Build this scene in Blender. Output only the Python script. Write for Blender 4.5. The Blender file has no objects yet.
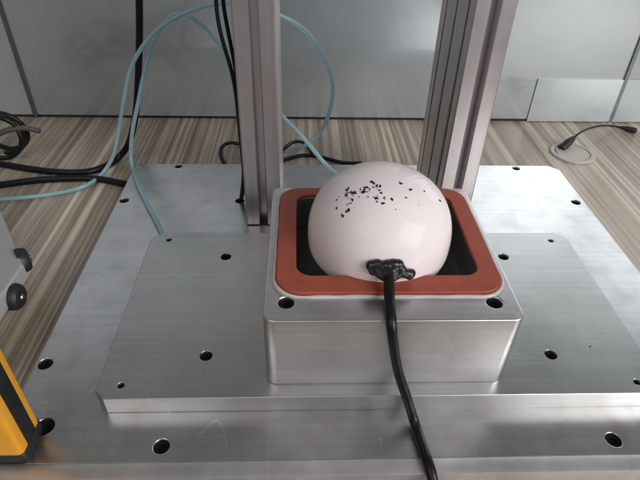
import bpy, bmesh, math, random
from mathutils import Vector, Matrix, noise
random.seed(7)
scene = bpy.context.scene
COL = scene.collection

# ------------------------------------------------------------------ camera
FPX = 526.45
CAM = Vector((0.0, 0.0, 0.3824))
RIGHT = Vector((0.99890, -0.03020, 0.02300)).normalized()
FWD = Vector((0.0381, 0.7937, -0.6070)).normalized()
UP = RIGHT.cross(FWD).normalized()
RIGHT = FWD.cross(UP).normalized()
cd = bpy.data.cameras.new('camera')
cam = bpy.data.objects.new('camera', cd); COL.objects.link(cam)
cam.matrix_world = Matrix(((RIGHT.x, UP.x, -FWD.x, CAM.x), (RIGHT.y, UP.y, -FWD.y, CAM.y),
                           (RIGHT.z, UP.z, -FWD.z, CAM.z), (0, 0, 0, 1)))
cd.sensor_width = 36; cd.lens = 36 * FPX / 640
cd.clip_start = 0.01; cd.clip_end = 50
scene.camera = cam

# ------------------------------------------------------------------ light
world = bpy.data.worlds.new('World'); scene.world = world; world.use_nodes = True
bg = world.node_tree.nodes['Background']
bg.inputs[0].default_value = (0.97, 0.985, 1.0, 1); bg.inputs[1].default_value = 0.16

def area(name, loc, target, sx, sy, power, col):
    l = bpy.data.lights.new(name, 'AREA'); l.shape = 'RECTANGLE'
    l.size = sx; l.size_y = sy; l.energy = power; l.color = col
    o = bpy.data.objects.new(name, l); COL.objects.link(o)
    o.location = loc
    o.rotation_euler = (Vector(target) - Vector(loc)).to_track_quat('-Z', 'Z').to_euler()
    return o
area('window_light', (2.45, -1.75, 1.62), (0.15, 0.6, 0.75), 2.4, 2.2, 136, (1.0, 0.985, 0.98))
area('ceiling_light', (-1.4, -1.6, 2.4), (0.0, 0.5, 0.0), 2.0, 2.0, 23, (1.0, 0.96, 0.96))

vs = scene.view_settings
vs.view_transform = 'Standard'; vs.look = 'None'; vs.exposure = 0.0; vs.gamma = 1.0
vs.use_curve_mapping = False

# ------------------------------------------------------------------ helpers
def ray(px, py):
    return FWD + RIGHT * ((px - 320) / FPX) - UP * ((py - 240) / FPX)
def at_z(px, py, z):
    d = ray(px, py); return CAM + d * ((z - CAM.z) / d.z)
def at_y(px, py, y):
    d = ray(px, py); return CAM + d * ((y - CAM.y) / d.y)

def tag(o, label=None, cat=None, group=None, kind=None):
    if label: o['label'] = label
    if cat: o['category'] = cat
    if group: o['group'] = group
    if kind: o['kind'] = kind
    return o
def empty(name, loc=(0, 0, 0)):
    o = bpy.data.objects.new(name, None); COL.objects.link(o); o.location = loc
    o.empty_display_size = 0.02
    return o
def link(name, me, mat, parent=None, smooth=35):
    """link mesh data built in world coordinates (parent's offset taken out)"""
    o = bpy.data.objects.new(name, me); COL.objects.link(o)
    if mat is not None and not me.materials: me.materials.append(mat)
    if smooth:
        for p in me.polygons: p.use_smooth = True
        me.set_sharp_from_angle(angle=math.radians(smooth))
    if parent is not None:
        o.parent = parent
        o.location = -origin(parent)
    return o
def origin(o):
    v = Vector((0, 0, 0))
    while o is not None:
        v = v + o.location; o = o.parent
    return v
def bm_obj(name, bm, mat, parent=None, smooth=35):
    me = bpy.data.meshes.new(name); bmesh.ops.recalc_face_normals(bm, faces=bm.faces[:])
    bm.to_mesh(me); bm.free()
    return link(name, me, mat, parent, smooth)

def rounded(x0, x1, y0, y1, r, n=8):
    pts = []
    rs = r if isinstance(r, (list, tuple)) else [r] * 4          # fl, fr, br, bl
    for (cx, cy, a0, rr) in ((x0, y0, 180, rs[0]), (x1, y0, 270, rs[1]), (x1, y1, 0, rs[2]), (x0, y1, 90, rs[3])):
        sx = 1 if cx == x0 else -1; sy = 1 if cy == y0 else -1
        for i in range(n + 1):
            a = math.radians(a0 + 90 * i / n)
            pts.append((cx + sx * rr + rr * math.cos(a), cy + sy * rr + rr * math.sin(a)))
    return pts
def chamfered(x0, x1, y0, y1, c):
    return [(x0 + c[0], y0), (x1 - c[1], y0), (x1, y0 + c[1]), (x1, y1 - c[2]), (x1 - c[2], y1),
            (x0 + c[3], y1), (x0, y1 - c[3]), (x0, y0 + c[0])]
def circle(cx, cy, r, n=28):
    return [(cx + r * math.cos(2 * math.pi * i / n), cy + r * math.sin(2 * math.pi * i / n)) for i in range(n)]

def slab(name, outlines, z0, z1, bev, mat, parent=None, smooth=35, bres=2):
    """flat plate with real holes: 2D curve outlines, extruded and bevelled, turned into a mesh"""
    cu = bpy.data.curves.new(name, 'CURVE'); cu.dimensions = '2D'; cu.fill_mode = 'BOTH'
    for pts in outlines:
        sp = cu.splines.new('POLY'); sp.points.add(len(pts) - 1); sp.use_cyclic_u = True
        for p, q in zip(sp.points, pts): p.co = (q[0], q[1], 0, 1)
    cu.extrude = (z1 - z0) / 2 - bev; cu.bevel_depth = bev; cu.bevel_resolution = bres; cu.offset = -bev
    tmp = bpy.data.objects.new('tmp', cu); COL.objects.link(tmp)
    dg = bpy.context.evaluated_depsgraph_get()
    me = bpy.data.meshes.new_from_object(tmp.evaluated_get(dg))
    bpy.data.objects.remove(tmp); bpy.data.curves.remove(cu)
    me.name = name; me.materials.clear()
    me.transform(Matrix.Translation((0, 0, (z0 + z1) / 2)))
    bm = bmesh.new(); bm.from_mesh(me); bmesh.ops.remove_doubles(bm, verts=bm.verts[:], dist=1e-6)
    bmesh.ops.recalc_face_normals(bm, faces=bm.faces[:]); bm.to_mesh(me); bm.free()
    o = link(name, me, mat, parent, smooth)
    for p in me.polygons:
        if abs(p.normal.z) > 0.995 or p.area > 2e-4: p.use_smooth = False      # flat faces keep flat normals
    return o

def box_bm(bm, x0, x1, y0, y1, z0, z1, bev=0.0):
    r = bmesh.ops.create_cube(bm, size=1.0)
    for v in r['verts']:
        v.co = Vector(((x0 + x1) / 2 + v.co.x * (x1 - x0), (y0 + y1) / 2 + v.co.y * (y1 - y0), (z0 + z1) / 2 + v.co.z * (z1 - z0)))
    if bev:
        es = list({e for v in r['verts'] for e in v.link_edges})
        bmesh.ops.bevel(bm, geom=es, offset=bev, segments=2, profile=0.6, affect='EDGES')

def prism(bm, pts, axis_fn, a, b):
    va = [bm.verts.new(axis_fn(p, a)) for p in pts]; vb = [bm.verts.new(axis_fn(p, b)) for p in pts]
    n = len(pts)
    for i in range(n): bm.faces.new((va[i], va[(i + 1) % n], vb[(i + 1) % n], vb[i]))
    bm.faces.new(va); bm.faces.new(vb)

def smooth_path(pts, step=0.004):
    """Catmull-Rom through the points, resampled"""
    P = [Vector(p) for p in pts]
    P = [P[0] * 2 - P[1]] + P + [P[-1] * 2 - P[-2]]
    out = []
    for i in range(1, len(P) - 2):
        p0, p1, p2, p3 = P[i - 1], P[i], P[i + 1], P[i + 2]
        n = max(2, int((p2 - p1).length / step))
        for k in range(n):
            t = k / n
            out.append(0.5 * ((2 * p1) + (p2 - p0) * t + (2 * p0 - 5 * p1 + 4 * p2 - p3) * t * t + (3 * p1 - p0 - 3 * p2 + p3) * t ** 3))
    out.append(P[-2])
    for it in range(3):
        out = [out[0]] + [(out[j - 1] + out[j] * 2 + out[j + 1]) / 4 for j in range(1, len(out) - 1)] + [out[-1]]
    return out
def tube_bm(bm, path, r, n=12):
    rings = []; up = Vector((0.3, 0.2, 1)).normalized()
    for i, p in enumerate(path):
        t = (path[min(i + 1, len(path) - 1)] - path[max(i - 1, 0)]).normalized()
        s = up - t * up.dot(t)
        if s.length < 1e-4: s = t.orthogonal()
        s.normalize(); up = s; w = t.cross(s)
        rr = r(i / (len(path) - 1)) if callable(r) else r
        rings.append([bm.verts.new(p + (s * math.cos(2 * math.pi * k / n) + w * math.sin(2 * math.pi * k / n)) * rr) for k in range(n)])
    for a, b in zip(rings, rings[1:]):
        for k in range(n): bm.faces.new((a[k], a[(k + 1) % n], b[(k + 1) % n], b[k]))
    bm.faces.new(rings[0]); bm.faces.new(rings[-1])
def tube(name, pts, r, mat, parent=None, n=12, step=0.004):
    bm = bmesh.new(); tube_bm(bm, smooth_path(pts, step), r, n)
    return bm_obj(name, bm, mat, parent, 50)

def lathe_bm(bm, prof, c, n=64, axis='Z'):
    rings = []
    for (r, z) in prof:
        if r < 1e-6: rings.append([bm.verts.new(Vector(c) + Vector((0, 0, z)))])
        else: rings.append([bm.verts.new(Vector(c) + Vector((r * math.cos(2 * math.pi * k / n), r * math.sin(2 * math.pi * k / n), z))) for k in range(n)])
    for a, b in zip(rings, rings[1:]):
        for k in range(n):
            k2 = (k + 1) % n
            if len(a) == 1 and len(b) == 1: continue
            if len(a) == 1: bm.faces.new((a[0], b[k], b[k2]))
            elif len(b) == 1: bm.faces.new((a[k], a[k2], b[0]))
            else: bm.faces.new((a[k], a[k2], b[k2], b[k]))

# ------------------------------------------------------------------ materials
def new_mat(name):
    m = bpy.data.materials.new(name); m.use_nodes = True
    nt = m.node_tree; return m, nt, nt.nodes['Principled BSDF']
def N(nt, t, **kw):
    n = nt.nodes.new(t)
    for k, v in kw.items(): setattr(n, k, v)
    return n
def coords(nt, scale, rot=(0, 0, 0), kind='Object'):
    tc = N(nt, 'ShaderNodeTexCoord'); mp = N(nt, 'ShaderNodeMapping')
    mp.inputs['Scale'].default_value = scale; mp.inputs['Rotation'].default_value = rot; mp.inputs['Location'].default_value = (3.37, 1.713, 2.291)
    nt.links.new(tc.outputs[kind], mp.inputs[0]); return mp.outputs[0]
def noise_tex(nt, vec, scale, detail=4, rough=0.55):
    n = N(nt, 'ShaderNodeTexNoise'); n.inputs['Scale'].default_value = scale
    n.inputs['Detail'].default_value = detail; n.inputs['Roughness'].default_value = rough
    nt.links.new(vec, n.inputs['Vector']); return n.outputs['Fac']
def ramp(nt, fac, stops):
    r = N(nt, 'ShaderNodeValToRGB'); e = r.color_ramp.elements
    while len(e) < len(stops): e.new(0.5)
    for el, (p, c) in zip(e, stops):
        el.position = p; el.color = (c[0], c[1], c[2], 1) if isinstance(c, (tuple, list)) else (c, c, c, 1)
    nt.links.new(fac, r.inputs[0]); return r.outputs[0]
def mixc(nt, a, b, fac, mode='MIX'):
    m = N(nt, 'ShaderNodeMix'); m.data_type = 'RGBA'; m.blend_type = mode
    for sock, val in ((m.inputs[0], fac), (m.inputs[6], a), (m.inputs[7], b)):
        if hasattr(val, 'links') or hasattr(val, 'is_linked'): nt.links.new(val, sock)
        elif isinstance(val, tuple): sock.default_value = (*val, 1)
        else: sock.default_value = val
    return m.outputs[2]
def maprange(nt, v, a, b, c, d):
    m = N(nt, 'ShaderNodeMapRange')
    for i, x in enumerate((a, b, c, d)): m.inputs[i + 1].default_value = x
    nt.links.new(v, m.inputs[0]); return m.outputs[0]
def bump(nt, h, strength, dist, bsdf):
    b = N(nt, 'ShaderNodeBump'); b.inputs['Strength'].default_value = strength; b.inputs['Distance'].default_value = dist
    nt.links.new(h, b.inputs['Height']); nt.links.new(b.outputs[0], bsdf.inputs['Normal'])

def aluminium(name, col, rough, grain=(6, 260, 260), blot=0.5, tint=(0.9, 0.86, 0.84), gs=0.12, rvar=0.055, wear=0.8):
    """milled or brushed aluminium: lay marks, smudges, stains, roughness changes"""
    m, nt, b = new_mat(name)
    g = noise_tex(nt, coords(nt, tuple(min(v, 230) for v in grain)), 1.0, 1.5, 0.5)
    s1 = noise_tex(nt, coords(nt, (9, 9, 9)), 1.0, 6, 0.6)
    s2 = noise_tex(nt, coords(nt, (38, 30, 30), (0, 0, 0.5)), 1.0, 3, 0.55)
    base = ramp(nt, s1, [(0.3, tuple(c * 0.86 for c in col)), (0.52, col), (0.75, tuple(min(1, c * 1.08) for c in col))])
    st = ramp(nt, s2, [(0.45, 0.0), (0.80, blot)])
    base = mixc(nt, base, tuple(c * t * 0.86 for c, t in zip(col, tint)), st)
    fine = maprange(nt, g, 0.3, 0.7, 0.94, 1.04)
    base = mixc(nt, base, fine, 1.0, 'MULTIPLY')
    # thin scratches (level lines of stretched noise, broken up by a mask) and small dark pits
    for sc, rot, w, gain in (((22, 5, 9), 0.5, 0.0035, 1.16), ((6, 26, 9), -0.3, 0.003, 0.84), ((40, 14, 20), 1.1, 0.004, 1.12)):
        n_ = noise_tex(nt, coords(nt, sc, (0, 0, rot)), 1.0, 0.5, 0.4)
        d_ = N(nt, 'ShaderNodeMath', operation='SUBTRACT'); nt.links.new(n_, d_.inputs[0]); d_.inputs[1].default_value = 0.5
        a_ = N(nt, 'ShaderNodeMath', operation='ABSOLUTE'); nt.links.new(d_.outputs[0], a_.inputs[0])
        line = maprange(nt, a_.outputs[0], 0.0, w, 1.0, 0.0)
        msk = maprange(nt, noise_tex(nt, coords(nt, (30, 30, 30), (0, 0, rot * 3)), 1.0, 2, 0.5), 0.5, 0.62, 0.0, wear)
        f_ = N(nt, 'ShaderNodeMath', operation='MULTIPLY'); nt.links.new(line, f_.inputs[0]); nt.links.new(msk, f_.inputs[1])
        base = mixc(nt, base, tuple(min(1, c * gain) for c in col), f_.outputs[0])
    vo = N(nt, 'ShaderNodeTexVoronoi'); vo.inputs['Scale'].default_value = 1.0; nt.links.new(coords(nt, (75, 75, 75)), vo.inputs['Vector'])
    pit = maprange(nt, vo.outputs['Distance'], 0.03, 0.075, wear * 0.55, 0.0)
    base = mixc(nt, base, tuple(c * 0.45 for c in col), pit)
    nt.links.new(base, b.inputs['Base Color'])
    b.inputs['Metallic'].default_value = 1.0
    r1 = maprange(nt, s1, 0.25, 0.75, rough - rvar, rough + rvar)
    nt.links.new(r1, b.inputs['Roughness'])
    bump(nt, g, gs, 0.0004, b)
    return m

def plain(name, col, rough, metal=0.0, spec=0.5, var=0.12, scale=60, bmp=0.0, coat=0.0):
    m, nt, b = new_mat(name)
    s = noise_tex(nt, coords(nt, (scale,) * 3), 1.0, 5, 0.6)
    c = ramp(nt, s, [(0.3, tuple(x * (1 - var) for x in col)), (0.7, tuple(min(1, x * (1 + var)) for x in col))])
    nt.links.new(c, b.inputs['Base Color'])
    nt.links.new(maprange(nt, s, 0.3, 0.7, max(0.02, rough - 0.05), rough + 0.05), b.inputs['Roughness'])
    b.inputs['Metallic'].default_value = metal; b.inputs['Specular IOR Level'].default_value = spec
    b.inputs['Coat Weight'].default_value = coat; b.inputs['Coat Roughness'].default_value = 0.08
    if bmp: bump(nt, s, bmp, 0.0006, b)
    return m

def wood_mat():
    m, nt, b = new_mat('striped_laminate')
    v1 = coords(nt, (125, 0.8, 1)); v2 = coords(nt, (330, 1.4, 1)); v3 = coords(nt, (620, 14, 1)); v4 = coords(nt, (17, 0.5, 1))
    a = noise_tex(nt, v1, 1.0, 3, 0.6); f = noise_tex(nt, v2, 1.0, 3, 0.6); g = noise_tex(nt, v3, 1.0, 3, 0.6); w = noise_tex(nt, v4, 1.0, 2, 0.5)
    c = ramp(nt, a, [(0.30, (0.15, 0.115, 0.085)), (0.42, (0.25, 0.195, 0.145)), (0.52, (0.36, 0.295, 0.225)),
                     (0.60, (0.50, 0.43, 0.345)), (0.70, (0.70, 0.64, 0.54))])
    c2 = ramp(nt, f, [(0.32, (0.16, 0.125, 0.095)), (0.5, (0.34, 0.28, 0.215)), (0.68, (0.58, 0.52, 0.43))])
    c = mixc(nt, c, c2, 0.42)
    c = mixc(nt, c, (1.10, 1.10, 1.10), 1.0, 'MULTIPLY')
    c = mixc(nt, c, maprange(nt, g, 0.3, 0.7, 0.78, 1.16), 1.0, 'MULTIPLY')
    c = mixc(nt, c, maprange(nt, w, 0.3, 0.7, 0.84, 1.12), 1.0, 'MULTIPLY')
    nt.links.new(c, b.inputs['Base Color'])
    nt.links.new(maprange(nt, g, 0.2, 0.8, 0.285, 0.38), b.inputs['Roughness'])
    b.inputs['Specular IOR Level'].default_value = 0.45
    bump(nt, g, 0.1, 0.0003, b)
    return m

def panel_mat():
    m, nt, b = new_mat('brushed_panel_sheet')
    g = noise_tex(nt, coords(nt, (1.2, 1, 240)), 1.0, 4, 0.6)
    s = noise_tex(nt, coords(nt, (5, 5, 7)), 1.0, 5, 0.6)
    c = ramp(nt, s, [(0.3, (0.40, 0.45, 0.475)), (0.7, (0.48, 0.525, 0.55))])
    nt.links.new(c, b.inputs['Base Color'])
    b.inputs['Metallic'].default_value = 0.6
    nt.links.new(maprange(nt, s, 0.3, 0.7, 0.285, 0.36), b.inputs['Roughness'])
    b.inputs['Coat Weight'].default_value = 1.0; b.inputs['Coat Roughness'].default_value = 0.07; b.inputs['Coat IOR'].default_value = 1.65
    bump(nt, g, 0.04, 0.0003, b)
    return m

M = {
    'wood': wood_mat(),
    'panel': panel_mat(),
    'base': aluminium('worn_aluminium_plate', (0.60, 0.605, 0.605), 0.325, (5, 300, 300), 0.85, tint=(0.92, 0.84, 0.82), rvar=0.045, wear=1.0),
    'mount': aluminium('milled_aluminium_plate', (0.52, 0.525, 0.515), 0.36, (5, 340, 340), 0.35),
    'block': aluminium('milled_aluminium_block', (0.62, 0.61, 0.61), 0.34, (4, 420, 420), 0.45),
    'bar': aluminium('sawn_aluminium_bar', (0.66, 0.655, 0.66), 0.5, (90, 90, 20), 0.5),
    'post': aluminium('anodised_aluminium', (0.65, 0.605, 0.61), 0.36, (300, 300, 3), 0.15, gs=0.06, wear=0.25),
    'strip': aluminium('seam_strip_aluminium', (0.22, 0.23, 0.235), 0.4, (200, 200, 4), 0.2),
    'sheet': plain('pale_patch_sheet', (0.50, 0.545, 0.56), 0.36, 0.25, 0.5, 0.06, 14),
    'bolt': plain('black_oxide_steel', (0.006, 0.006, 0.006), 0.7, 0.0, 0.1),
    'rubber': plain('black_rubber', (0.014, 0.014, 0.015), 0.5, 0, 0.4, bmp=0.1, scale=300),
    'pocket_shade': plain('pocket_shade_grey', (0.07, 0.068, 0.066), 0.6, 0, 0.3),  # shade of the pocket put into this colour
    'cable': plain('black_cable_jacket', (0.005, 0.005, 0.0055), 0.36, 0, 0.3, scale=200),
    'greycable': plain('dark_grey_sleeve', (0.075, 0.073, 0.072), 0.5, 0, 0.4, scale=300, bmp=0.2),
    'gasket': plain('red_silicone', (0.30, 0.064, 0.036), 0.5, 0, 0.45, 0.14, 90, bmp=0.12),
    'silicone': plain('milky_sealant', (0.46, 0.43, 0.42), 0.25, 0, 0.5, 0.1, 90, bmp=0.3),
    'dome': plain('glossy_white_enamel', (0.74, 0.665, 0.67), 0.16, 0, 0.13, 0.02, 25, coat=0.0),
    'speck': plain('black_paint_specks', (0.012, 0.011, 0.011), 0.45),
    'glue': plain('black_glue', (0.010, 0.010, 0.011), 0.28, 0, 0.5, scale=250, bmp=0.5),
    'yellow': plain('yellow_painted_housing', (0.62, 0.28, 0.012), 0.34, 0, 0.5, 0.04, 60),
    'lens': plain('black_lens_strip', (0.008, 0.008, 0.009), 0.22),
    'grey': plain('grey_painted_case', (0.30, 0.305, 0.30), 0.45, 0, 0.4, 0.06, 90, bmp=0.15),
    'grommet': plain('light_grey_plastic', (0.42, 0.385, 0.35), 0.38, 0, 0.45, 0.05, 80),
    'chrome': plain('bright_steel', (0.35, 0.35, 0.35), 0.3, 1.0),
}
def tube_mat():
    m, nt, b = new_mat('blue_polyurethane_tube')
    s = noise_tex(nt, coords(nt, (50, 50, 50)), 1.0, 3, 0.5)
    c = ramp(nt, s, [(0.3, (0.38, 0.60, 0.67)), (0.7, (0.46, 0.68, 0.74))])
    nt.links.new(c, b.inputs['Base Color'])
    b.inputs['Roughness'].default_value = 0.16
    b.inputs['Transmission Weight'].default_value = 0.5
    b.inputs['IOR'].default_value = 1.4
    return m
M['tube'] = tube_mat()

# ------------------------------------------------------------------ the setting
ZP = 0.020                      # top of the base plate
ZS = ZP + 0.0174                # top of the mounting plate
ZB = ZS + 0.0711                # top of the fixture block
bm = bmesh.new(); box_bm(bm, -1.1, 1.5, 0.02, 0.90, -0.025, 0.0, 0.002)
tag(bm_obj('tabletop', bm, M['wood']), 'wood-striped laminate tabletop running under the aluminium plates', 'tabletop', kind='structure')

# back panels with seam strips between them
YP = 0.8385; XS = (-0.4404, 0.5393)
def panel(x0, x1, label, low=None):
    root = empty('back_panel', ((x0 + x1) / 2, YP, 0))
    bm = bmesh.new(); box_bm(bm, x0, x1, YP, YP + 0.004, 0.0045, 0.62, 0.0006)
    bm_obj('sheet', bm, M['panel'], root)
    bm = bmesh.new(); box_bm(bm, x0 + 0.0003, x1 - 0.0003, YP + 0.0012, YP + 0.0075, 0.0, 0.0052)
    bm_obj('gap_shade_strip', bm, M['rubber'], root, 0)  # dark strip added to keep the gap under the panel black
    if low is not None:
        bm = bmesh.new(); box_bm(bm, low, x1 - 0.0012 if x1 < 1 else x1, YP - 0.0020, YP - 0.0002, 0.0012, at_y(575, 79, YP).z, 0.0004)
        bm_obj('added_pale_sheet', bm, M['sheet'], root)  # added sheet standing in for the pale patch low on the panel
    tag(root, label, 'panel', 'grey sheet panels behind the table')
panel(-1.1, XS[0] - 0.0018, 'dark grey sheet panel behind the grey case and cable coil')
panel(XS[0] + 0.0018, XS[1] - 0.0018, 'wide grey metal sheet panel standing behind both aluminium posts', at_y(538, 79, YP).x)
panel(XS[1] + 0.0018, 1.5, 'grey sheet panel behind the loose cable plug by the grommet', XS[1] + 0.0032)
for i, x in enumerate(XS):
    pts = [(x - 0.003, YP - 0.0022), (x + 0.003, YP - 0.0022), (x + 0.003, YP - 0.0004), (x + 0.0016, YP - 0.0004), (x + 0.0016, YP + 0.0046),
           (x + 0.003, YP + 0.0046), (x + 0.003, YP + 0.0062), (x - 0.003, YP + 0.0062), (x - 0.003, YP + 0.0046), (x - 0.0016, YP + 0.0046),
           (x - 0.0016, YP - 0.0004), (x - 0.003, YP - 0.0004)]
    bm = bmesh.new(); prism(bm, pts, lambda p, z: Vector((p[0], p[1], z)), 0.0, 0.621)
    tag(bm_obj('seam_strip', bm, M['strip'], None, 0), ['thin metal strip joining the panels beside the cable coil',
        'thin metal strip joining the panels above the grommet'][i], 'strip', 'strips joining the back panels')

# ------------------------------------------------------------------ bolts in counterbored holes
bolt_meshes = {}
def bolt(parent, x, y, z, r):
    key = round(r, 5)
    if key not in bolt_meshes:
        bm = bmesh.new(); h = 0.0018
        n = 24
        top = [bm.verts.new((r * 0.93 * math.cos(2 * math.pi * i / n), r * 0.93 * math.sin(2 * math.pi * i / n), 0)) for i in range(n)]
        rim = [bm.verts.new((r * 1.04 * math.cos(2 * math.pi * i / n), r * 1.04 * math.sin(2 * math.pi * i / n), -0.0005)) for i in range(n)]
        low = [bm.verts.new((r * 1.04 * math.cos(2 * math.pi * i / n), r * 1.04 * math.sin(2 * math.pi * i / n), -0.004)) for i in range(n)]
        hx = [bm.verts.new((r * 0.52 * math.cos(2 * math.pi * (i // 4) / 6 + (i % 4) / 4 * 1.047), r * 0.52 * math.sin(2 * math.pi * (i // 4) / 6 + (i % 4) / 4 * 1.047), 0)) for i in range(n)]
        hl = [bm.verts.new((v.co.x, v.co.y, -h)) for v in hx]
        for A, B in ((low, rim), (rim, top), (top, hx), (hx, hl)):
            for i in range(n): bm.faces.new((A[i], A[(i + 1) % n], B[(i + 1) % n], B[i]))
        bm.faces.new(hl)
        me = bpy.data.meshes.new('bolt'); bmesh.ops.recalc_face_normals(bm, faces=bm.faces[:]); bm.to_mesh(me); bm.free()
        me.materials.append(M['bolt']); bolt_meshes[key] = me
    o = bpy.data.objects.new('bolt', bolt_meshes[key]); COL.objects.link(o)
    o.parent = parent; o.location = Vector((x, y, z - 0.0022)) - origin(parent)
    o.rotation_euler.z = random.uniform(0, 1)
    return o

# ------------------------------------------------------------------ base plate
BX0, BX1, BY0, BY1 = -0.2258, 0.3641, 0.2085, 0.6475
base_holes = [(-.1666, .6405, .0048), (.3032, .6395, .0048), (-.2186 + .001, .5550, .0055), (.3524, .5534, .0055), (-.0748, .5546, .0055),
              (-.2175, .2999, .0060), (.3555, .2999, .0060), (-.1955, .2390, .0075), (.3335, .2390, .0075), (-.1030, .2212, .0060), (.2410, .2212, .0060)]
root = empty('base_plate', (0.069, 0.428, 0))
slab('plate', [chamfered(BX0, BX1, BY0, BY1, (.003, .003, .012, .003))] + [circle(*h) for h in base_holes], 0.0, ZP, 0.0008, M['base'], root)
for x, y, r in base_holes: bolt(root, x, y, ZP, r)
tag(root, 'large worn aluminium base plate with bolt holes lying on the tabletop', 'plate')

# flat bar along the front of the base plate
bm = bmesh.new(); box_bm(bm, -0.36, 0.50, 0.1955, 0.2078, 0.0, ZP + 0.0012, 0.0007)
tag(bm_obj('front_bar', bm, M['bar']), 'narrow aluminium bar along the front edge of the base plate', 'bar')

# ------------------------------------------------------------------ mounting plate
mount_holes = [(-.1400, .4518, .0028), (.2749, .4500, .0028), (-.0762, .4230, .0052), (.2135, .4223, .0052), (-.0782, .2925, .0052),
               (.2135, .2905, .0052), (-.1405, .2635, .0028), (.2735, .2615, .0028), (.2514, .2995, .0010)]
root = empty('mounting_plate', (0.068, 0.357, ZP))
slab('plate', [chamfered(-.1591, .2946, .2506, .4644, (.0085, .0085, .0105, .0105))] + [circle(*h) for h in mount_holes], ZP, ZS, 0.0006, M['mount'], root)
for x, y, r in mount_holes:
    if r > 0.002: bolt(root, x, y, ZS, r)
tag(root, 'thinner grey aluminium plate with chamfered corners on the base plate', 'plate')

# ------------------------------------------------------------------ fixture block with gasket
KX0, KX1, KY0, KY1 = -.0269, .1644, .2626, .4437
root = empty('fixture_block', (0.069, 0.353, ZS))
block_holes = [(-.0103, .2823, .0060), (.1459, .2813, .0060), (-.0140, .4290, .0045), (.1500, .4290, .0045)]
POCK = rounded(-.0045, .1440, .3065, .4255, .014)
slab('body', [rounded(KX0, KX1, KY0, KY1, .009, 10), POCK] + [circle(*h) for h in block_holes], ZS, ZB, 0.0014, M['block'], root, bres=3)
for x, y, r in block_holes: bolt(root, x, y, ZB, r)
bm = bmesh.new(); box_bm(bm, -.0047, .1442, .3063, .4257, ZS, ZB - 0.034)
bm_obj('pocket_shade_pad', bm, M['pocket_shade'], root, 0)  # dark floor added so the pocket around the dome looks shaded
GO = rounded(-.0185, .1575, .2885, .4365, .019, 10); GI = rounded(-.0030, .1425, .3080, .4240, .0125, 10)
slab('gasket', [GO, GI], ZB + 0.0003, ZB + 0.0040, 0.0008, M['gasket'], root)
# bead of sealant around the gasket, uneven
bm = bmesh.new(); pts = [Vector((x, y, ZB + 0.0006)) for x, y in rounded(-.0200, .1590, .2870, .4380, .0205, 10)]
path = []
for a, b in zip(pts, pts[1:] + pts[:1]):
    n = max(1, int((b - a).length / 0.003))
    path += [a.lerp(b, k / n) for k in range(n)]
path.append(path[0])
path = [p + Vector((noise.noise(p * 60), noise.noise(p * 60 + Vector((5, 5, 5))), 0)) * 0.0006 for p in path]
tube_bm(bm, path, lambda t: 0.0016 + 0.0009 * noise.noise(Vector((t * 30, 0, 0))), 8)
bm_obj('sealant_bead', bm, M['silicone'], root, 60)
tag(root, 'square aluminium block with a red gasket around its pocket', 'fixture')

# ------------------------------------------------------------------ the dome
DC = Vector((0.0672, 0.3600, ZB + 0.0085)); DA = 0.0605; DT = 0.0565; DB = 0.032; ET = 2.2; EB = 3.2
root = empty('dome_housing', (DC.x, DC.y, ZB - 0.034))
prof = [(0, DT)]
for i in range(1, 31):
    a = math.pi / 2 * i / 30; prof.append((DA * math.sin(a) ** (2 / ET), DT * math.cos(a) ** (2 / ET)))
for i in range(1, 15):
    a = math.pi / 2 * i / 20; prof.append((DA * math.cos(a) ** (2 / EB), -DB * math.sin(a) ** (2 / EB)))
prof += [(DA * 0.42, -DB * 0.92), (DA * 0.42, -(0.0085 + 0.034)), (0, -(0.0085 + 0.034))]
bm = bmesh.new(); lathe_bm(bm, prof, DC, 96)
bm_obj('shell', bm, M['dome'], root, 50)
def dome_f(p):
    q = p - DC; sz, e = (DT, ET) if q.z >= 0 else (DB, EB)
    return (math.hypot(q.x, q.y) / DA) ** e + (abs(q.z) / sz) ** e - 1
def on_dome(px, py):
    d = ray(px, py).normalized(); t = 0.15
    while t < 0.75 and dome_f(CAM + d * t) > 0: t += 0.0005
    if t >= 0.75: return None
    a, b = t - 0.0005, t
    for _ in range(25):
        m = (a + b) / 2
        if dome_f(CAM + d * m) > 0: a = m
        else: b = m
    p = CAM + d * b; h = 1e-4
    n = Vector([dome_f(p + Vector(ax) * h) - dome_f(p - Vector(ax) * h) for ax in ((1, 0, 0), (0, 1, 0), (0, 0, 1))]).normalized()
    return p, n
# specks: small raised flakes of black paint on the shell
sp = [(182,128,5),(180,146,5),(183,137,3),(203,137,6),(150,160,3),(150,186,4),(188,193,6),(181,197,4),(168,210,5),(200,160,4),(240,120,4),(233,135,5),
      (246,119,4),(238,127,3),(262,102,5),(268,106,4),(279,114,5),(288,116,4),(292,138,4),(286,129,3),(275,155,4),(278,165,3),(250,150,3),(297,171,4),(326,158,4),(355,108,5),(352,105,3),
      (387,127,5),(372,153,3),(430,132,3),(480,162,4),(195,170,2),(255,125,3),(210,139,3),(196,135,3),(158,150,1.5),(184,175,2),(338,190,1.5),(412,175,1.2),(305,150,1.5),(222,150,2),(265,118,2),(187,122,3)]
bm = bmesh.new(); rs = random.Random(3)
sp += [(cx + rs.gauss(0, 9), cy + rs.gauss(0, 8), rs.uniform(1.2, 2.6)) for cx, cy in ((185, 145), (240, 125), (275, 125), (285, 160)) for _ in range(5)]
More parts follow.
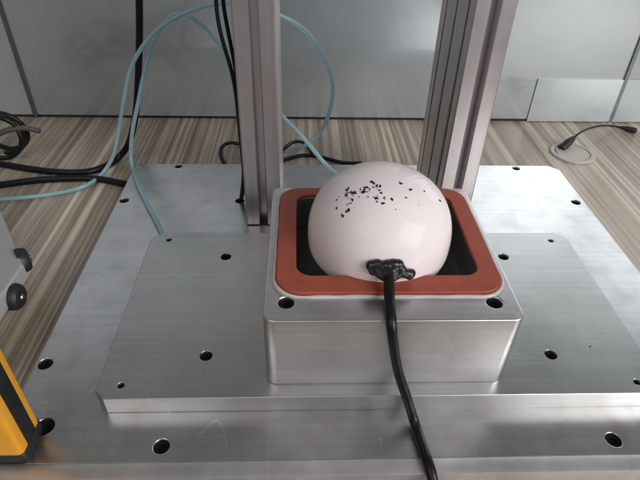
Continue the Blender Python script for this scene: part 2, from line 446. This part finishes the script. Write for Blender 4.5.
for zx, zy, s in sp:
    hit = on_dome(290 + zx * .3125, 150 + zy * .3125)
    if not hit: continue
    p, nr = hit; t = nr.orthogonal().normalized(); w = nr.cross(t)
    ang = rs.uniform(0, 6.28); el = rs.uniform(1.0, 2.0); r0 = s * 0.3125 * 0.00074
    top = []; bot = []
    for k in range(9):
        a = 2 * math.pi * k / 9; rr = r0 * rs.uniform(0.6, 1.35)
        u = math.cos(a) * rr * el; v = math.sin(a) * rr
        q = p + t * (u * math.cos(ang) - v * math.sin(ang)) + w * (u * math.sin(ang) + v * math.cos(ang))
        top.append(bm.verts.new(q + nr * 0.00022)); bot.append(bm.verts.new(q + t * 0 - nr * 0.0004))
    bm.faces.new(top); bm.faces.new(bot)
    for k in range(9): bm.faces.new((top[k], top[(k + 1) % 9], bot[(k + 1) % 9], bot[k]))
tag(bm_obj('paint_speck', bm, M['speck'], root, 0), kind='stuff')
# lump of glue where the cable leaves
bm = bmesh.new(); rs = random.Random(11)
for zx, zy, s in [(262,366,5.6),(268,380,5.2),(280,362,5.4),(292,370,6.2),(300,384,6.6),(312,366,6),(322,380,7),(330,362,5.6),(345,362,5.2),(352,378,5.6),(364,388,5),(378,392,5.6),(386,388,4),(310,398,6.6),(325,398,6),(340,390,5.6),(290,392,5)]:
    hit = on_dome(290 + zx * .3125, 150 + zy * .3125)
    if not hit: continue
    p, nr = hit
    bmesh.ops.create_icosphere(bm, subdivisions=3, radius=s * 0.00082, matrix=Matrix.Translation(p + nr * 0.002))
o = bm_obj('glue_lump', bm, M['glue'], root, 60)
md = o.modifiers.new('remesh', 'REMESH'); md.mode = 'VOXEL'; md.voxel_size = 0.0009; md.use_smooth_shade = True
md = o.modifiers.new('soften', 'SMOOTH'); md.iterations = 5; md.factor = 0.6
g0, gn = on_dome(388, 272)
zc = ZB + 0.0040 + 0.0040
qx = at_z(430, 468, ZP + 0.0052).x
pts = [g0, g0 + gn * 0.006 + Vector((0, -0.002, -0.002))]
pts += [at_z(389, 289, zc + 0.001), at_z(389.5, 300, ZB + 0.006), at_z(391, 315, ZB + 0.0042), at_y(391.5, 325, 0.2575), at_y(394, 347, 0.2540), at_y(399, 374, 0.2500),
        at_z(407, 397, ZS + 0.010), at_z(414, 420, ZP + 0.006), at_z(424, 450, ZP + 0.0045), at_z(430, 468, ZP + 0.0052), Vector((qx + .0020, .1905, .0190)), Vector((qx + .0040, .1790, .0080)), Vector((qx + .0070, .1600, .0041)), Vector((qx + .0120, .1200, .0041)), Vector((qx + .0150, .0600, .0041))]
tube('cable', pts, 0.0040, M['cable'], root)
tag(root, 'glossy white dome with black specks and black cable seated in the gasket', 'dome')

# ------------------------------------------------------------------ extruded aluminium posts
def profile(W, D):
    """T-slot outline, front-left corner at the origin, x to W, y to D; one slot on the narrow faces, one per 40 mm on the wide ones"""
    def edge(L):
        n = max(1, round(L / 0.04)); u = L / n; out = []
        for i in range(n):
            c = u * (i + .5)
            out += [(c - .0052, 0), (c - .0042, .0012), (c - .0042, .0048), (c - .0095, .0048), (c - .0095, .0065), (c - .0048, .0118),
                    (c + .0048, .0118), (c + .0095, .0065), (c + .0095, .0048), (c + .0042, .0048), (c + .0042, .0012), (c + .0052, 0)]
        return out
    pts = []
    for (ox, oy, dx, dy, L) in ((0, 0, 1, 0, W), (W, 0, 0, 1, D), (W, D, -1, 0, W), (0, D, 0, -1, D)):
        nx, ny = -dy, dx
        for a in (0,):
            pts += [(ox + dx * .0016, oy + dy * .0016)]
        pts += [(ox + dx * s + nx * d, oy + dy * s + ny * d) for s, d in edge(L)]
        pts += [(ox + dx * (L - .0016), oy + dy * (L - .0016))]
    return pts
def post(x, y, w, d, label):
    root = empty('extrusion_post', (x + w / 2, y + d / 2, ZP))
    bm = bmesh.new()
    prism(bm, profile(w, d), lambda p, z: Vector((x + p[0], y + p[1], z)), ZP + 0.0015, 0.66)
    bm_obj('profile', bm, M['post'], root, 20)
    bm = bmesh.new(); box_bm(bm, x + .0008, x + w - .0008, y + .0008, y + d - .0008, ZP - 0.0003, ZP + 0.0016)
    bm_obj('base_gap_fill', bm, M['rubber'], root, 0)  # black layer filling the gap at the base of the post
    tag(root, label, 'post', 'slotted aluminium posts on the base plate')
post(-.0621, .5024, .040, .120, 'slotted aluminium post with thin black cables down its side')
post(.1574, .4997, .039, .120, 'slotted aluminium post beside the dome showing its dark grooved flank')

# ------------------------------------------------------------------ tubes
A = [at_y(*p) for p in [(0, 199, .575), (34, 196.5, .583), (69, 191, .597)]]
A = [at_z(-40, 200, .004), at_z(0, 199, .004), at_z(34, 196.5, .004), at_z(69, 191, .004), at_z(87, 185, .006), at_y(101, 175, .640), at_y(112, 159, .655), at_y(117, 140, .665), at_y(120, 122, .67), at_y(124.6, 95, .67), at_y(129, 73, .67),
     at_y(137, 55, .67), at_y(150, 37, .67), at_y(166, 23, .67), at_y(189, 11.5, .67), at_y(212, 4.5, .67), at_y(232, 3, .67), at_y(255, 6, .67),
     at_y(278, 14.4, .67), at_y(300, 26, .675), at_y(317.5, 46, .68), at_y(329.5, 70, .69), at_y(333, 93, .70), at_y(328, 117, .70), at_y(319, 134, .70),
     at_y(304, 146, .69), at_z(286.5, 155, .004), at_z(270, 159, .004), at_z(255, 160, .004)]
tag(tube('air_tube', A, 0.0027, M['tube'], None, 14), 'pale blue air tube looping out in a wide arc past the post', 'tube', 'pale blue air tubes')
zt_ = ZP + 0.0030  # stretch lying on the plate stands in for the tube's blurred reflection
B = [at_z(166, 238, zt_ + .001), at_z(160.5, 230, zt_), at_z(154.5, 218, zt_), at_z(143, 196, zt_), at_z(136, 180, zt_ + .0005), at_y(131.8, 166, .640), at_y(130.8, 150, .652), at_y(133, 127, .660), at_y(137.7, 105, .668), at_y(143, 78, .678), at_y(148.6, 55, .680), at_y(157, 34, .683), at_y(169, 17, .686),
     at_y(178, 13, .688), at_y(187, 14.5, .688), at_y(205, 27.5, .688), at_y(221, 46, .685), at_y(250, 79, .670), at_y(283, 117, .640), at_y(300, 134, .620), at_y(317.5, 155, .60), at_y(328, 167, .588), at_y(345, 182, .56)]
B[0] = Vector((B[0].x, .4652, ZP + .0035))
tag(tube('air_tube', B, 0.0027, M['tube'], None, 14), 'blue air tube rising behind the dome, its plate reflection modelled as tube', 'tube', 'pale blue air tubes')

# ------------------------------------------------------------------ black cables
R = .0046
K = [at_y(139, -60, .70), at_y(139, -20, .70), at_y(139.5, 30, .70), at_y(138.5, 70, .70), at_y(137, 100, .70), at_y(134.5, 122, .695), at_y(128, 145, .69), at_z(119, 157, .008), at_z(108, 165, R), at_z(87, 172, R), at_z(57, 172, R), at_z(30, 169, R), at_z(0, 164, R), at_z(-40, 158, R)]
tag(tube('power_cable', K, R, M['cable']), 'thick black cable hanging down then curving across the tabletop', 'cable', 'black cables on the tabletop')
K = [at_z(-40, 190, R), at_z(0, 185, R), at_z(34, 180.5, R), at_z(69, 178.5, R), at_z(98, 179, R), at_z(125, 184, R)]
tag(tube('cut_cable', K, R, M['cable']), 'short black cable with its cut end beside the base plate', 'cable', 'black cables on the tabletop')
r = .0019
K = [at_y(216, -40, .515), at_y(216, 0, .515), at_y(218.5, 23, .515), at_y(224, 46, .515), at_y(231, 69, .515), at_y(235.5, 92, .517), at_y(238, 115, .52), at_y(240.5, 140, .525), at_y(242.8, 164, .53), at_y(243, 180, .54), at_z(240.5, 200, ZP + .001)]
tag(tube('sensor_cable', K, r, M['cable'], None, 8), 'thin black cable hugging the post down to the bolt hole', 'cable', 'thin cables beside the post')
K = [at_y(223, -40, .52), at_y(223, 0, .52), at_y(226.5, 23, .52), at_y(231, 46, .52), at_y(234.8, 66, .52), at_y(238, 92, .523), at_y(240, 115, .526), at_y(242.5, 140, .532), at_y(244.5, 164, .538), at_y(244.5, 185, .548), at_z(242, 198, ZP + .003)]
tag(tube('sensor_cable', K, r, M['cable'], None, 8), 'thin black cable running closer against the slotted post', 'cable', 'thin cables beside the post')
r = .0027
K = [at_z(226, 166, r), at_z(222, 159, r), at_z(220.5, 152, r), at_z(223, 145, .009), at_z(230, 142, .012), at_z(238, 144, .012), at_z(256, 146, .010), at_z(275, 152, .010),
     at_z(284, 149, .012), at_z(291, 143, .012), at_z(300, 141, .009), at_z(308, 145, r), at_z(312, 153, r)]
tag(tube('looped_cable', K, r, M['cable'], None, 10), 'black cable looping on the tabletop behind the slotted post', 'cable', 'black cables on the tabletop')
K = [at_z(268, 162.5, r), at_z(283, 160.5, r), at_z(300, 155.5, r), at_z(317, 156, r), at_z(330, 159.5, r), at_z(345, 163, r), at_z(362, 163, r)]
tag(tube('short_cable', K, r, M['cable'], None, 10), 'black cable lying along the back edge behind the dome', 'cable', 'black cables on the tabletop')
# coil at the far left
r = .0034
K = []
c0 = at_z(-2, 137, .034)
for i in range(70):
    a = math.radians(-100 + i * 13.2)
    K.append(c0 + Vector((math.cos(a) * (.030 + .0018 * math.sin(i * .23)), .012 * math.cos(a * .5 + 1) + i * .00022, math.sin(a) * .031)))
tag(tube('cable_coil', K, r, M['cable'], None, 10), 'black cable coiled in standing loops at the edge of the table', 'coil')
K = [at_y(-40, 142, .70), at_y(-12, 138, .70), at_y(0, 133, .70), at_y(11, 129.3, .70), at_y(25, 128, .70), at_y(40, 131, .70)]
tag(tube('sleeve_tube', K, .0040, M['greycable'], None, 10), 'dark grey sleeve poking out through the cable coil', 'cable')

# ------------------------------------------------------------------ cable grommet with lead
GC = Vector((.4240, .7220, 0))
root = empty('cable_grommet', GC)
bm = bmesh.new()
lathe_bm(bm, [(.0265, .0), (.0335, .0), (.0338, .0012), (.0325, .0026), (.0285, .0030), (.0270, .0026), (.0265, .0014), (.0265, .0)], GC, 48)
bm_obj('ring', bm, M['grommet'], root)
slab('cover', [[(GC.x + .0262 * math.cos(a), GC.y + .0262 * math.sin(a)) for a in [math.radians(195 + i * 310 / 40) for i in range(41)]]], .0, .0019, .0004, M['grommet'], root)
tag(root, 'round light grey cable grommet set in the tabletop', 'grommet')
root = empty('cable_plug', at_z(561, 149, 0))
p0 = at_z(561, 149, .002); p1 = at_y(573.5, 138, p0.y + .016)
bm = bmesh.new(); tube_bm(bm, smooth_path([p0, p0.lerp(p1, .33), p0.lerp(p1, .66), p1], .0025), lambda t: .0062 if t < .62 else .0062 - (t - .62) * .006, 14)
bm_obj('plug_body', bm, M['rubber'], root)
pts = [p0.lerp(p1, .8), p1, at_y(580, 132.5, p1.y + .012), at_y(590, 128, p1.y + .03), at_y(602, 125.5, p1.y + .045), at_z(613, 126, .0045), at_z(624, 128, .0042)]
tube('lead', pts, .0017, M['cable'], root, 8)
bm = bmesh.new(); a = at_z(621, 127.4, .0046); b = at_z(637, 131, .0046)
tube_bm(bm, smooth_path([a, a.lerp(b, .3), a.lerp(b, .7), b], .002), lambda t: .0024 + .0022 * min(1, t * 2.2) - (0.0016 if t > .93 else 0), 12)
bm_obj('connector', bm, M['rubber'], root)
tag(root, 'black angled plug and thin lead resting on the cable grommet', 'plug')

# ------------------------------------------------------------------ safety light curtain at the front left corner
LX, LY0, LY1, LZ = -.1960, .2098, .2393, .60
root = empty('light_curtain', (LX - .015, (LY0 + LY1) / 2, ZP))
bm = bmesh.new()
pts = rounded(LX - .030, LX, LY0, LY1, .004, 5)
prism(bm, pts, lambda p, z: Vector((p[0], p[1], z)), ZP + .007, LZ)
bm_obj('housing', bm, M['yellow'], root)
bm = bmesh.new(); box_bm(bm, LX - .004, LX + .0006, LY0 + .0085, LY1 - .0085, ZP + .0068, LZ - .001)
bm_obj('lens_strip', bm, M['lens'], root, 0)
slab('end_cap', [rounded(LX - .0312, LX + .0012, LY0 - .0012, LY1 + .0012, .0055, 6)], ZP - .0002, ZP + .0100, .0012, M['rubber'], root)
bm = bmesh.new(); box_bm(bm, LX - .034, LX - .0305, LY0 - .0018, LY1 + .004, ZP, ZP + .07, .0006)
bm_obj('bracket', bm, M['bar'], root)
tag(root, 'yellow safety light curtain column with black stripe and end cap', 'sensor')

# ------------------------------------------------------------------ grey case with rubber bumpers
root = empty('grey_case', (-.34, .41, 0))
zt = .052
c_ = at_z(23, 264, zt); b_ = at_z(0, 209, zt); f_ = at_z(0, 298, zt)
b_ = c_ + (b_ - c_) * 2.2; f_ = c_ + (f_ - c_) * 2.6
P = [(c_.x, c_.y), (b_.x, b_.y), (-.46, b_.y), (-.46, f_.y), (f_.x, f_.y)]
slab('shell', [P], .034, zt, .0022, M['grey'], root, bres=3)
def bumper(c, nrm):
    nrm = Vector(nrm).normalized(); t = Vector((0, 0, 1)); w = nrm.cross(t)
    bp = bm_ = bmesh.new()
    prof = [(0.0, .0075), (.0055, .0078), (.0098, .0070), (.0120, .0045), (.0128, 0), (.0128, -.003)]
    lathe_bm(bm_, prof[::-1] + [], (0, 0, 0), 28)
    rot = Matrix((( t.x, w.x, nrm.x), (t.y, w.y, nrm.y), (t.z, w.z, nrm.z))).to_4x4()
    bmesh.ops.transform(bm_, matrix=Matrix.Translation(Vector(c)) @ rot, verts=bm_.verts[:])
    o = bm_obj('bumper', bm_, M['rubber'], root)
    b2 = bmesh.new(); lathe_bm(b2, [(0, .0092), (.0022, .0090), (.0030, .0080), (.0030, .0070)], (0, 0, 0), 16)
    bmesh.ops.transform(b2, matrix=Matrix.Translation(Vector(c)) @ rot, verts=b2.verts[:])
    s = bm_obj('screw', b2, M['chrome'], o); s.location = (0, 0, 0)
def outward(a, b):
    d = (b - a).normalized(); n = Vector((-d.y, d.x, 0))
    return n if n.x > 0 else -n
n1 = outward(c_, b_); n2 = outward(c_, f_)
e1 = (b_ - c_).normalized(); e2 = (f_ - c_).normalized()
bumper(Vector((c_.x, c_.y, .0425)) + e1 * .020, n1)
bumper(Vector((c_.x, c_.y, .0375)) + e2 * .030, n2)
# four feet so that the case stands on the table
for q in (Vector((c_.x, c_.y, 0)) + e1 * .02 - n1 * .03 + e2 * .02, Vector((c_.x, c_.y, 0)) + e1 * .10 - n1 * .03, Vector((-.43, f_.y + .02, 0)), Vector((-.43, b_.y - .02, 0))):
    bm = bmesh.new(); lathe_bm(bm, [(.007, 0), (.008, .001), (.008, .0345), (0, .0345)], (q.x, q.y, 0), 20); bm_obj('foot', bm, M['rubber'], root)
tag(root, 'grey painted metal case with round black rubber bumpers on its sides', 'case')
